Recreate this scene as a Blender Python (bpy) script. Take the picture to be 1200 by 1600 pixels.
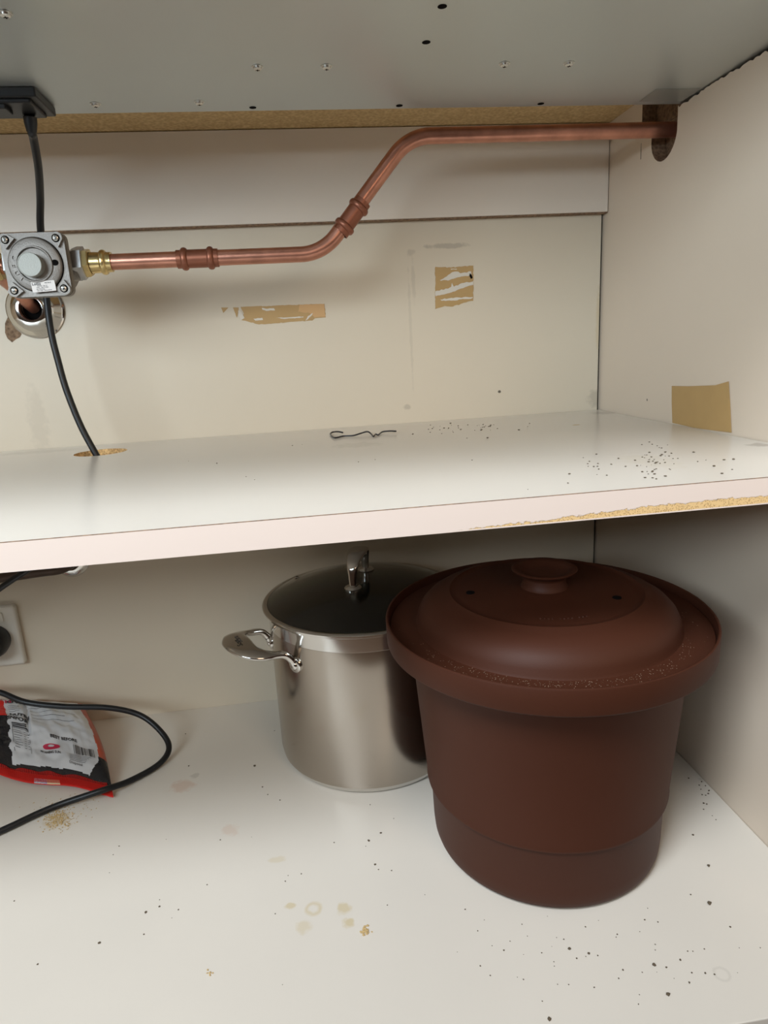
import bpy, bmesh, math, random
from mathutils import Vector, Matrix, noise
PI = math.pi
for o in list(bpy.data.objects): bpy.data.objects.remove(o)
scene = bpy.context.scene
C = scene.collection

# ------------------------------------------------------------ camera
CAM = Vector((-.3999, -.85195, .47481))
R0 = Vector((.98999523, -.12997872, -.05490884))   # right
R1 = Vector((-.08468363, -.23605631, -.96804241))  # down
R2 = Vector((.11286334, .96300724, -.24470169))    # forward
FOC = 1029.357
cd = bpy.data.cameras.new('camera'); cam = bpy.data.objects.new('camera', cd); C.objects.link(cam)
m = Matrix((R0, -R1, -R2)).transposed().to_4x4(); m.translation = CAM
cam.matrix_world = m
cd.sensor_fit = 'VERTICAL'; cd.sensor_height = 24; cd.sensor_width = 18; cd.lens = FOC/1600*24
cd.clip_start = .02; cd.clip_end = 50
scene.camera = cam

def un(px, py, ax, v):
    """point of the plane (axis ax = v) seen at a pixel of the 1200x1600 photograph"""
    d = R0*((px-600)/FOC) + R1*((py-800)/FOC) + R2
    return CAM + d*((v-CAM[ax])/d[ax])

# ------------------------------------------------------------ light
w = bpy.data.worlds.new('world'); scene.world = w; w.use_nodes = True
w.node_tree.nodes['Background'].inputs[0].default_value = (1.0, .88, .75, 1)
w.node_tree.nodes['Background'].inputs[1].default_value = .12
def area(name, loc, target, sx, sy, energy, col):
    l = bpy.data.lights.new(name, 'AREA'); l.shape = 'RECTANGLE'; l.size = sx; l.size_y = sy
    l.energy = energy; l.color = col
    o = bpy.data.objects.new(name, l); C.objects.link(o); o.location = loc
    o.rotation_euler = (Vector(target)-Vector(loc)).to_track_quat('-Z', 'Y').to_euler()
area('window_light', (-1.55, -1.9, .95), (-.5, -.2, .45), 1.3, .7, 42, (.78, .91, 1.0))
area('room_light', (.35, -2.2, 1.25), (-.3, 0, .35), .8, 1.0, 13, (1.0, .76, .54))
area('ceiling_light', (-1.2, -1.55, 2.1), (-.5, -.5, .2), .7, .7, 58, (.89, .95, 1.0))
scene.view_settings.view_transform = 'Standard'; scene.view_settings.look = 'None'
scene.view_settings.gamma = 1; scene.view_settings.exposure = 0.0
scene.view_settings.use_curve_mapping = False

# ------------------------------------------------------------ geometry numbers (metres)
XL, YF, ZS, TS, YS = -1.3, -.5236, .3751, .0185, -.4546
ZT, TT, ZP, ZM, YP = .6204, .0123, .6921, .7200, -.1602

# ------------------------------------------------------------ materials
def newmat(name):
    m = bpy.data.materials.new(name); m.use_nodes = True
    nt = m.node_tree; return m, nt, nt.nodes['Principled BSDF']
def lin(r, g, b):
    f = lambda c: ((c/255+.055)/1.055)**2.4 if c > 10 else c/255/12.92
    return (f(r), f(g), f(b), 1)
def plain(name, col, rough=.5, metal=0, bump=0, bscale=300, vary=0, vscale=40, coat=0, spec=.5):
    m, nt, b = newmat(name)
    b.inputs['Base Color'].default_value = col; b.inputs['Roughness'].default_value = rough
    b.inputs['Metallic'].default_value = metal; b.inputs['Coat Weight'].default_value = coat
    b.inputs['Specular IOR Level'].default_value = spec
    tc = nt.nodes.new('ShaderNodeTexCoord')
    if vary:
        n = nt.nodes.new('ShaderNodeTexNoise'); n.inputs['Scale'].default_value = vscale; n.inputs['Detail'].default_value = 5
        nt.links.new(tc.outputs['Object'], n.inputs['Vector'])
        mx = nt.nodes.new('ShaderNodeMix'); mx.data_type = 'RGBA'
        mx.inputs[6].default_value = tuple(c*(1-vary) for c in col[:3])+(1,)
        mx.inputs[7].default_value = tuple(min(1, c*(1+vary)) for c in col[:3])+(1,)
        nt.links.new(n.outputs[0], mx.inputs[0]); nt.links.new(mx.outputs[2], b.inputs['Base Color'])
    if bump:
        n = nt.nodes.new('ShaderNodeTexNoise'); n.inputs['Scale'].default_value = bscale; n.inputs['Detail'].default_value = 3
        nt.links.new(tc.outputs['Object'], n.inputs['Vector'])
        bp = nt.nodes.new('ShaderNodeBump'); bp.inputs['Strength'].default_value = bump; bp.inputs['Distance'].default_value = .001
        nt.links.new(n.outputs[0], bp.inputs['Height']); nt.links.new(bp.outputs[0], b.inputs['Normal'])
    return m
def math_(nt, op, a, b=None, c=None, clamp=False):
    n = nt.nodes.new('ShaderNodeMath'); n.operation = op; n.use_clamp = clamp
    for i, v in enumerate((a, b, c)):
        if v is None: continue
        if isinstance(v, (int, float)): n.inputs[i].default_value = v
        else: nt.links.new(v, n.inputs[i])
    return n.outputs[0]
def laminate(name, col, stains_shade=(), rough=.32, grime=.05):
    """white melamine with faint grime; stains = (centre, radii, colour, strength, ring width or 0)"""
    m, nt, b = newmat(name); b.inputs['Roughness'].default_value = rough
    tc = nt.nodes.new('ShaderNodeTexCoord'); P = tc.outputs['Object']
    n = nt.nodes.new('ShaderNodeTexNoise'); n.inputs['Scale'].default_value = 5; n.inputs['Detail'].default_value = 6
    nt.links.new(P, n.inputs['Vector'])
    mx = nt.nodes.new('ShaderNodeMix'); mx.data_type = 'RGBA'
    mx.inputs[6].default_value = tuple(c*(1-grime) for c in col[:3])+(1,)
    mx.inputs[7].default_value = tuple(min(1, c*(1+grime)) for c in col[:3])+(1,)
    nt.links.new(n.outputs[0], mx.inputs[0]); cur = mx.outputs[2]
    nn = nt.nodes.new('ShaderNodeTexNoise'); nn.inputs['Scale'].default_value = 120; nn.inputs['Detail'].default_value = 4
    nt.links.new(P, nn.inputs['Vector'])
    wob = math_(nt, 'MULTIPLY_ADD', nn.outputs[0], 1.6, -.8)
    for (c, r, sc, st, ring) in stains_shade:
        s = nt.nodes.new('ShaderNodeVectorMath'); s.operation = 'SUBTRACT'; nt.links.new(P, s.inputs[0]); s.inputs[1].default_value = c
        d = nt.nodes.new('ShaderNodeVectorMath'); d.operation = 'DIVIDE'; nt.links.new(s.outputs[0], d.inputs[0]); d.inputs[1].default_value = r
        l = nt.nodes.new('ShaderNodeVectorMath'); l.operation = 'LENGTH'; nt.links.new(d.outputs[0], l.inputs[0])
        dist = math_(nt, 'ADD', l.outputs['Value'], wob)
        if ring:
            dist = math_(nt, 'ABSOLUTE', math_(nt, 'SUBTRACT', l.outputs['Value'], math_(nt, 'MULTIPLY_ADD', wob, .35, .9)))
            f = math_(nt, 'SUBTRACT', 1, math_(nt, 'DIVIDE', dist, ring), clamp=True)
        else:
            f = math_(nt, 'MULTIPLY', math_(nt, 'SUBTRACT', 1, dist), 2.2, clamp=True)
        f = math_(nt, 'MULTIPLY', f, st)
        k = nt.nodes.new('ShaderNodeMix'); k.data_type = 'RGBA'; nt.links.new(f, k.inputs[0])
        nt.links.new(cur, k.inputs[6]); k.inputs[7].default_value = sc; cur = k.outputs[2]
    nt.links.new(cur, b.inputs['Base Color'])
    # faint orange-peel relief of melamine
    bp = nt.nodes.new('ShaderNodeBump'); bp.inputs['Strength'].default_value = .05; bp.inputs['Distance'].default_value = .0005
    nt.links.new(nn.outputs[0], bp.inputs['Height']); nt.links.new(bp.outputs[0], b.inputs['Normal'])
    return m
def chip(name, a, bcol, scale=350):
    m, nt, b = newmat(name); b.inputs['Roughness'].default_value = .85
    tc = nt.nodes.new('ShaderNodeTexCoord')
    v = nt.nodes.new('ShaderNodeTexVoronoi'); v.inputs['Scale'].default_value = scale; nt.links.new(tc.outputs['Object'], v.inputs['Vector'])
    n = nt.nodes.new('ShaderNodeTexNoise'); n.inputs['Scale'].default_value = scale*.5; n.inputs['Detail'].default_value = 6
    nt.links.new(tc.outputs['Object'], n.inputs['Vector'])
    s = math_(nt, 'MULTIPLY', v.outputs['Distance'], n.outputs[0]); s = math_(nt, 'MULTIPLY', s, 2.2, clamp=True)
    mx = nt.nodes.new('ShaderNodeMix'); mx.data_type = 'RGBA'; mx.inputs[6].default_value = a; mx.inputs[7].default_value = bcol
    nt.links.new(s, mx.inputs[0]); nt.links.new(mx.outputs[2], b.inputs['Base Color'])
    bp = nt.nodes.new('ShaderNodeBump'); bp.inputs['Strength'].default_value = .5; bp.inputs['Distance'].default_value = .001
    nt.links.new(n.outputs[0], bp.inputs['Height']); nt.links.new(bp.outputs[0], b.inputs['Normal'])
    return m
TAN = lin(196, 170, 120); PINK = lin(205, 175, 155); YEL = lin(200, 180, 130); GRY = lin(120, 110, 98); DRK = lin(70, 60, 50)
WHITE = (.72, .67, .595, 1)
def F(px, py, r, col, st, ring=0, zp=0.0, asp=1.0):
    p = un(px, py, 2, zp); return ((p.x, p.y, p.z), (r, r*asp, r), col, st, ring)
def BW(px, py, rx, rz, col, st, ring=0):
    p = un(px, py, 1, 0); return ((p.x, 0, p.z), (rx, .02, rz), col, st, ring)
floor_st = [F(285, 1228, .016, PINK, .55, asp=.8), F(305, 1212, .006, GRY, .25), F(490, 1420, .0065, YEL, .5, .45), F(475, 1447, .008, YEL, .35, 0),
    F(455, 1415, .007, YEL, .55, 0, asp=.5), F(538, 1420, .008, YEL, .55), F(545, 1441, .006, YEL, .6),
    F(360, 1297, .010, PINK, .35), F(435, 1343, .010, YEL, .3, asp=.5), 
    F(1128, 1522, .006, GRY, .15, .3), F(88, 1282, .014, TAN, .45), F(1110, 1215, .014, GRY, .25)]
shelf_st = [F(900, 664, .006, YEL, .8, zp=ZS, asp=.8), F(1015, 720, .022, YEL, .10, zp=ZS, asp=1.8), F(1185, 695, .012, GRY, .4, zp=ZS, asp=.8),
    F(945, 645, .02, GRY, .25, zp=ZS), F(560, 695, .03, GRY, .12, zp=ZS, asp=.7), F(60, 706, .06, GRY, .12, zp=ZS, asp=.3)]
wall_st_shade = [BW(700, 384, .034, .0035, GRY, .35), BW(642, 394, .006, .005, GRY, .22), BW(642, 520, .0022, .09, GRY, .13), BW(646, 440, .003, .03, GRY, .16),
    BW(636, 636, .005, .004, GRY, .3), BW(780, 612, .0024, .002, DRK, .9), BW(935, 500, .004, .05, TAN, .35), BW(930, 622, .012, .014, GRY, .3),
    BW(60, 660, .013, .05, GRY, .12)]  # this grey patch paints the cord's soft shadow into the panel colour
M = {}
M['floor'] = laminate('floor_laminate', WHITE, floor_st, .30)
M['shelf'] = laminate('shelf_laminate', (.73, .69, .63, 1), shelf_st, .24)
M['back'] = laminate('back_panel_laminate', (.67, .585, .46, 1), wall_st_shade, .42, .035)
M['rail'] = laminate('rail_laminate', (.77, .69, .60, 1), (), .35, .03)
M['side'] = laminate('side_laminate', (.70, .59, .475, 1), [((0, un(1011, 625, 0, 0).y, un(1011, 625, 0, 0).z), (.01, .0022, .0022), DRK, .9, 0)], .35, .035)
M['blocker'] = plain('brown_light_blocker', (.20, .12, .075, 1), .5, vary=.1, vscale=4)
M['room_floor'] = plain('dark_timber_floor', (.16, .10, .065, 1), .35, vary=.2, vscale=8)
M['mdf'] = chip('raw_mdf', lin(168, 138, 92), lin(205, 176, 128), 260)
M['chip'] = chip('raw_chipboard', lin(150, 108, 62), lin(236, 200, 142), 420)
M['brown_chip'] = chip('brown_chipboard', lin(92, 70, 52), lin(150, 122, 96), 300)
M['steel_sheet'] = plain('galvanised_sheet', (.57, .605, .60, 1), .36, .75, vary=.06, vscale=6)
M['screw'] = plain('zinc_screw', (.75, .74, .70, 1), .28, 1)
M['black'] = plain('black_plastic', (.012, .012, .013, 1), .38, bump=.15)
M['cable'] = plain('black_cable_rubber', (.006, .007, .009, 1), .42)
M['hole'] = plain('dark_opening', (.006, .005, .005, 1), .9, spec=.05)
M['copper'] = plain('aged_copper', (.55, .26, .185, 1), .33, .9, bump=.12, bscale=160, vary=.38, vscale=70)
M['fitting'] = plain('dull_copper_fitting', (.30, .115, .070, 1), .42, .75, bump=.1, vary=.25, vscale=90)
M['dullpipe'] = plain('dull_dark_pipe', (.09, .06, .045, 1), .5, .5, vary=.4)
M['brass'] = plain('brass', (.72, .56, .27, 1), .28, 1, vary=.3, vscale=120, bump=.1)
M['cast'] = plain('cast_aluminium', (.25, .23, .21, 1), .48, .7, bump=.35, bscale=900, vary=.12, vscale=120)
M['nut'] = plain('zinc_nut', (.50, .50, .50, 1), .35, .9, vary=.25, vscale=150)
M['cap'] = plain('pale_cap', (.34, .34, .31, 1), .5, .35, bump=.2, bscale=700)
M['chrome'] = plain('chrome', (.72, .71, .68, 1), .10, 1)
M['polished'] = plain('polished_steel', (.66, .64, .61, 1), .13, 1)
M['white_plastic'] = plain('white_plastic', (.72, .68, .60, 1), .4)
M['tape'] = plain('brown_paper_tape', lin(184, 150, 98), .55, vary=.06, vscale=60)
M['tape_orange'] = plain('orange_tape', lin(205, 163, 112), .55)
M['flake'] = plain('torn_white_paper', (.70, .64, .55, 1), .7)
M['sticker'] = plain('white_sticker', (.80, .76, .73, 1), .5)
M['ink'] = plain('black_ink', (.03, .03, .035, 1), .5)
M['redink'] = plain('red_ink', (.45, .02, .06, 1), .4)
M['wire'] = plain('black_wire', (.01, .01, .014, 1), .4)
M['foil_white'] = plain('white_foil', (.66, .67, .69, 1), .28, .3, bump=.25, bscale=60)
M['foil_red'] = plain('red_foil', (.62, .02, .015, 1), .28, .1, bump=.3, bscale=120)
M['foil_black'] = plain('black_foil', (.014, .014, .016, 1), .18, 0, bump=.8, bscale=110)
M['foil_orange'] = plain('orange_foil', (.50, .09, .045, 1), .32)
M['foil_cream'] = plain('cream_print', (.75, .60, .38, 1), .35)
M['foil_blue'] = plain('lilac_print', (.42, .38, .55, 1), .35)
# brown plastic: matt, slightly mottled
M['brown'] = plain('brown_plastic', (.058, .0175, .0085, 1), .55, vary=.06, vscale=9, bump=.06, bscale=1100, spec=.22)
# brushed steel of the pot wall: streaks run round the pot
def brushed():
    m, nt, b = newmat('brushed_steel'); b.inputs['Metallic'].default_value = 1
    b.inputs['Roughness'].default_value = .27; b.inputs['Base Color'].default_value = (.43, .385, .335, 1)
    b.inputs['Anisotropic'].default_value = .75
    tg = nt.nodes.new('ShaderNodeTangent'); tg.direction_type = 'RADIAL'; tg.axis = 'Z'
    nt.links.new(tg.outputs[0], b.inputs['Tangent'])
    tc = nt.nodes.new('ShaderNodeTexCoord'); mp = nt.nodes.new('ShaderNodeMapping'); mp.inputs['Scale'].default_value = (1, 1, 2600)
    nt.links.new(tc.outputs['Object'], mp.inputs[0])
    n = nt.nodes.new('ShaderNodeTexNoise'); n.inputs['Scale'].default_value = 2; nt.links.new(mp.outputs[0], n.inputs['Vector'])
    r = math_(nt, 'MULTIPLY_ADD', n.outputs[0], .04, .16); nt.links.new(r, b.inputs['Roughness'])
    return m
M['brushed'] = brushed()
def glass():
    m, nt, b = newmat('lid_glass'); b.inputs['Base Color'].default_value = (.80, .86, .84, 1)
    b.inputs['Transmission Weight'].default_value = 1; b.inputs['Roughness'].default_value = .02; b.inputs['IOR'].default_value = 1.46
    return m
M['glass'] = glass()
def cleartape():
    m, nt, b = newmat('clear_tape'); b.inputs['Base Color'].default_value = (.35, .34, .31, 1); b.inputs['Roughness'].default_value = .2
    b.inputs['Alpha'].default_value = .28; return m
M['clear'] = cleartape()
# worn edge band: laminate, with bare chipboard where the lower edge has broken away
def worn():
    m, nt, b = newmat('worn_edge_band'); b.inputs['Roughness'].default_value = .45
    tc = nt.nodes.new('ShaderNodeTexCoord'); sp = nt.nodes.new('ShaderNodeSeparateXYZ'); nt.links.new(tc.outputs['Object'], sp.inputs[0])
    n = nt.nodes.new('ShaderNodeTexNoise'); n.inputs['Scale'].default_value = 260; n.inputs['Detail'].default_value = 6; n.inputs['Roughness'].default_value = .7
    nt.links.new(tc.outputs['Object'], n.inputs['Vector'])
    n2 = nt.nodes.new('ShaderNodeTexNoise'); n2.inputs['Scale'].default_value = 28; nt.links.new(tc.outputs['Object'], n2.inputs['Vector'])
    # height of wear grows from x=-.33 to x=-.12
    h = math_(nt, 'MULTIPLY', math_(nt, 'ADD', sp.outputs['X'], .335), .034)
    h = math_(nt, 'MINIMUM', math_(nt, 'MAXIMUM', h, -.002), .0060)
    h = math_(nt, 'ADD', h, math_(nt, 'MULTIPLY_ADD', n.outputs[0], .006, -.003))
    h = math_(nt, 'ADD', h, math_(nt, 'MULTIPLY_ADD', n2.outputs[0], .004, -.002))
    z = math_(nt, 'SUBTRACT', sp.outputs['Z'], ZS-TS)
    f = math_(nt, 'MULTIPLY', math_(nt, 'SUBTRACT', h, z), 3000, clamp=True)
    lip = math_(nt, 'GREATER_THAN', z, .0009); f = math_(nt, 'MULTIPLY', f, lip)
    v = nt.nodes.new('ShaderNodeTexVoronoi'); v.inputs['Scale'].default_value = 900; nt.links.new(tc.outputs['Object'], v.inputs['Vector'])
    cr = nt.nodes.new('ShaderNodeMix'); cr.data_type = 'RGBA'; cr.inputs[6].default_value = lin(140, 98, 50); cr.inputs[7].default_value = lin(228, 194, 140)
    nt.links.new(math_(nt, 'MULTIPLY', v.outputs['Distance'], 2.0, clamp=True), cr.inputs[0])
    mx = nt.nodes.new('ShaderNodeMix'); mx.data_type = 'RGBA'; nt.links.new(f, mx.inputs[0]); mx.inputs[6].default_value = (.77, .65, .58, 1)
    nt.links.new(cr.outputs[2], mx.inputs[7]); nt.links.new(mx.outputs[2], b.inputs['Base Color'])
    bp = nt.nodes.new('ShaderNodeBump'); bp.inputs['Strength'].default_value = .6; bp.inputs['Distance'].default_value = .001; bp.invert = True
    nt.links.new(f, bp.inputs['Height']); nt.links.new(bp.outputs[0], b.inputs['Normal'])
    return m
M['worn'] = worn()

# ------------------------------------------------------------ helpers
def link(name, bm, mats, parent=None, smooth=True, label=None, angle=35):
    bmesh.ops.recalc_face_normals(bm, faces=bm.faces)
    me = bpy.data.meshes.new(name); bm.to_mesh(me); bm.free()
    if not isinstance(mats, (list, tuple)): mats = [mats]
    for x in mats: me.materials.append(M[x])
    if smooth:
        me.shade_smooth()
        try: me.set_sharp_from_angle(angle=math.radians(angle))
        except Exception: pass
    o = bpy.data.objects.new(name, me); C.objects.link(o)
    if parent: o.parent = parent; o.matrix_parent_inverse = parent.matrix_world.inverted()
    if label: o['label'] = label
    return o
def thing(name, label, cat, loc=(0, 0, 0), group=None):
    o = bpy.data.objects.new(name, None); C.objects.link(o); o.location = loc; o.empty_display_size = .02
    o.matrix_world = Matrix.Translation(loc)
    o['label'] = label; o['category'] = cat
    if group: o['group'] = group
    return o
def tag(o, label, cat, group=None, kind=None):
    o['label'] = label; o['category'] = cat
    if group: o['group'] = group
    if kind: o['kind'] = kind
    return o
def box(bm, x0, x1, y0, y1, z0, z1, bev=0, seg=2):
    r = bmesh.ops.create_cube(bm, size=1)
    for v in r['verts']:
        v.co = Vector((x0+(v.co.x+.5)*(x1-x0), y0+(v.co.y+.5)*(y1-y0), z0+(v.co.z+.5)*(z1-z0)))
    if bev:
        es = {e for v in r['verts'] for e in v.link_edges}
        bmesh.ops.bevel(bm, geom=list(es), offset=bev, segments=seg, affect='EDGES', profile=.5)
def sbox(name, a, mat, parent=None, bev=.0006, **k):
    bm = bmesh.new(); box(bm, *a, bev=bev); return link(name, bm, mat, parent, smooth=False, **k)
def struct(o): o['kind'] = 'structure'; return o
def frame(d):
    d = Vector(d).normalized(); u = d.orthogonal().normalized(); return d, u, d.cross(u)
def lathe(bm, prof, p0=(0, 0, 0), axis=(0, 0, 1), seg=48, u=None, close=True):
    """prof: (t along axis, radius) ; hexes use seg=6"""
    d, a, b = frame(axis)
    if u: a = Vector(u).normalized(); b = d.cross(a)
    p0 = Vector(p0); rings = []
    for t, r in prof:
        if r < 1e-6: rings.append([bm.verts.new(p0+d*t)])
        else: rings.append([bm.verts.new(p0+d*t+(a*math.cos(2*PI*i/seg)+b*math.sin(2*PI*i/seg))*r) for i in range(seg)])
    for A, B_ in zip(rings, rings[1:]):
        for i in range(seg):
            j = (i+1) % seg
            vs = []
            for v in ((A[i], A[j]) if len(A) > 1 else (A[0],)): vs.append(v)
            for v in ((B_[j], B_[i]) if len(B_) > 1 else (B_[0],)): vs.append(v)
            if len(vs) > 2: bm.faces.new(vs)
    if close:
        for Rg in (rings[0], rings[-1]):
            if len(Rg) > 1: bm.faces.new(Rg)
def spline(pts, n=12):
    P = [Vector(p) for p in pts]; P = [2*P[0]-P[1]]+P+[2*P[-1]-P[-2]]; out = []
    for i in range(1, len(P)-2):
        a, b, c, d = P[i-1:i+3]
        for k in range(n):
            t = k/n
            out.append(.5*((2*b)+(c-a)*t+(2*a-5*b+4*c-d)*t*t+(3*b-a-3*c+d)*t**3))
    out.append(P[-2]); return out
def tube(bm, pts, r, seg=14, caps=True):
    """r: number or function of 0..1 -> (ra, rb) or number"""
    n = len(pts); rings = []; T = [(pts[min(i+1, n-1)]-pts[max(i-1, 0)]).normalized() for i in range(n)]
    u = T[0].orthogonal().normalized()
    for i in range(n):
        u = (u-T[i]*u.dot(T[i])).normalized(); v = T[i].cross(u)
        rr = r(i/(n-1)) if callable(r) else r
        rings.append([bm.verts.new(pts[i]+u*math.cos(2*PI*k/seg)*rr+v*math.sin(2*PI*k/seg)*rr) for k in range(seg)])
    for A, B_ in zip(rings, rings[1:]):
        for k in range(seg): bm.faces.new((A[k], A[(k+1) % seg], B_[(k+1) % seg], B_[k]))
    if caps: bm.faces.new(rings[0]); bm.faces.new(rings[-1])
def plate(bm, outline, holes, to3, thick, side_mat=0):
    """flat plate with holes; outline in 2D, to3(a,b,t) -> 3D"""
    es = []
    for loop in [outline]+list(holes):
        vs = [bm.verts.new((a, b, 0)) for a, b in loop]
        es += [bm.edges.new((vs[i], vs[(i+1) % len(vs)])) for i in range(len(vs))]
    r = bmesh.ops.triangle_fill(bm, use_beauty=True, edges=es)
    fs = [f for f in r['geom'] if isinstance(f, bmesh.types.BMFace)]
    e = bmesh.ops.extrude_face_region(bm, geom=fs)
    for v in [v for v in e['geom'] if isinstance(v, bmesh.types.BMVert)]: v.co.z = thick
    bm.normal_update()
    for f in bm.faces:
        if abs(f.normal.z) < .5: f.material_index = side_mat
    for v in bm.verts: v.co = to3(v.co.x, v.co.y, v.co.z)
def rrect(cx, cy, w, h, r, n=6):
    o = []
    for sx, sy, a0 in ((1, 1, 0), (-1, 1, 90), (-1, -1, 180), (1, -1, 270)):
        for k in range(n+1):
            a = math.radians(a0+90*k/n); o.append((cx+sx*(w/2-r)+r*math.cos(a), cy+sy*(h/2-r)+r*math.sin(a)))
    return o
def circ(cx, cy, r, n=48, ry=None): return [(cx+r*math.cos(2*PI*i/n), cy+(ry or r)*math.sin(2*PI*i/n)) for i in range(n)]
def text_mesh(s, size, bold=0):
    """2D text triangles as (verts, faces), centred"""
    cu = bpy.data.curves.new('t', 'FONT'); cu.body = s; cu.size = size; cu.align_x = 'CENTER'; cu.align_y = 'CENTER'; cu.offset = bold; cu.resolution_u = 2
    o = bpy.data.objects.new('t', cu); C.objects.link(o)
    dg = bpy.context.evaluated_depsgraph_get(); dg.update(); ev = o.evaluated_get(dg); me = ev.to_mesh()
    V = [v.co.copy() for v in me.vertices]; Fc = [tuple(p.vertices) for p in me.polygons]
    ev.to_mesh_clear(); bpy.data.objects.remove(o); bpy.data.curves.remove(cu); return V, Fc
def add_text(bm, s, size, f, bold=0):
    V, Fc = text_mesh(s, size, bold); vs = [bm.verts.new(f(v.x, v.y)) for v in V]
    for q in Fc:
        try: bm.faces.new([vs[i] for i in q])
        except ValueError: pass
def solid(bm, d):
    """thicken flat faces by vector d"""
    e = bmesh.ops.extrude_face_region(bm, geom=list(bm.faces))
    for v in [v for v in e['geom'] if isinstance(v, bmesh.types.BMVert)]: v.co += Vector(d)

rnd = random.Random(7)
# ============================================================ THE SETTING
o = struct(sbox('floor', (XL, -.0003, YF, 0, -.018, 0), 'floor', bev=.0008))
o = struct(sbox('wall_back', (XL, -.0032, 0, .004, -.02, .725), 'back', bev=0))
sbox('escutcheon_gap', (0, 0, 0, 0, 0, 0), 'back') if False else None
struct(sbox('trim_1', (XL, -.0008, -TT, -.0001, ZT, ZM-.0002), 'rail', bev=.0008))
sbox('rail_shadow_strip', (XL, -.0010, -TT+.0004, -.0003, ZT-.0012, ZT-.0001), 'brown_chip', bpy.data.objects['trim_1'], bev=0)  # brown strip that paints the shadow line under the rail
# unseen low unit added behind camera to block low light from the cupboard bottom
struct(sbox('added_light_blocker', (-3.4, 2.2, -1.75, -1.25, -.14, .62), 'blocker', bev=.004))
# right side panel with the hand-cut hole and the ragged cut for the hob
out = [(.020, -.04), (YF, -.04), (YF, ZP-.0015)]
y = YF
while y < -.163:
    y += rnd.uniform(.0018, .0045); t = (y-YF)/(-.16-YF)
    out.append((min(y, -.1615), ZP-.0022+.0007*math.sin(t*17)+rnd.uniform(-.0011, .0010)))
hy, hz, hr = -.1352, .6722, .0252
out += [(-.1600, ZP-.001)]
for k in range(0, 29):
    a = math.radians(188+ (352-188)*k/28); out.append((hy+hr*math.cos(a)+rnd.uniform(-.0002, .0002), hz+hr*1.01*math.sin(a)))
out += [(-.1103, .677), (-.1085, .6815), (-.1050, .6850), (-.1010, .6858), (-.0985, .6895), (-.0930, .6888), (-.0892, .6910), (-.0884, .6935), (-.0880, .712), (-.0878, .7238), (.020, .7238)]
bm = bmesh.new(); plate(bm, out, [], lambda a, b, t: Vector((t, a, b)), .016, 1)
struct(link('wall_right', bm, ['side', 'brown_chip'], smooth=False))
struct(sbox('corner_light_blocker', (-.02, .014, .0045, .0065, -.02, .72), 'hole', bev=0))  # dark backing added behind the corner gap to stop light leaking through
# splinter crack under the notch
bm = bmesh.new(); box(bm, -.0002, .0004, -.0889, -.0881, .660, .6765); 
wr = bpy.data.objects['wall_right']; link('crack', bm, 'hole', wr, smooth=False)
struct(sbox('trim_2', (.017, .033, -.24, .02, .60, .690), 'brown_chip', bev=0)); struct(sbox('trim_3', (.017, .033, -.157, .02, .6905, .7195), 'brown_chip', bev=0))
struct(sbox('floor', (-3.5, 2.5, -3.5, -.45, -.17, -.141), 'room_floor', bev=0))
struct(sbox('wall_left', (XL-.016, XL, YF, .02, -.04, .7238), 'side', bev=.0008))
struct(sbox('ceiling', (XL, .08, -.565, .03, ZM+.0001+.0004, ZM+.033), 'mdf', bev=.0006))
struct(sbox('baseboard_front', (XL, 0, YF+.0, YF+.016, -.14, -.0185), 'brown_chip', bev=.0006)).location.y = .045

# ============================================================ SHELF
sh = thing('shelf', 'white melamine shelf crossing the cupboard, front edge chipped at right', 'shelf', (-.65, -.22, ZS-TS))
hc = Vector((-.6282, -.0735)); 
bm = bmesh.new()
plate(bm, [(XL+.001, -.0008), (XL+.001, YS+.0008), (-.0012, YS+.0008), (-.0012, -.0008)], [circ(hc.x, hc.y, .0285, 56)],
      lambda a, b, t: Vector((a, b, ZS-TS+t)), TS, 0)
link('board', bm, ['shelf'], sh, smooth=False)
bm = bmesh.new(); ring = []
for z in (ZS-TS+.0004, ZS-.0002):
    ring.append([bm.verts.new((a, b, z)) for a, b in circ(hc.x, hc.y, .0284, 56)])
for i in range(56): bm.faces.new((ring[0][i], ring[0][(i+1) % 56], ring[1][(i+1) % 56], ring[1][i]))
link('hole_lining', bm, 'chip', sh, label='bare chipboard lining of the round cable hole')
sbox('edge_band', (XL+.001, -.0012, YS, YS+.0006, ZS-TS, ZS-.0004), 'worn', sh, bev=0, label='white edge band, broken away along its lower edge at right')

sbox('glue_line', (XL+.001, -.0012, YS+.0005, YS+.0012, ZS-.0003, ZS+.00004), 'brown_chip', sh, bev=0, label='thin dark line between shelf top and edge band')
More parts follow.
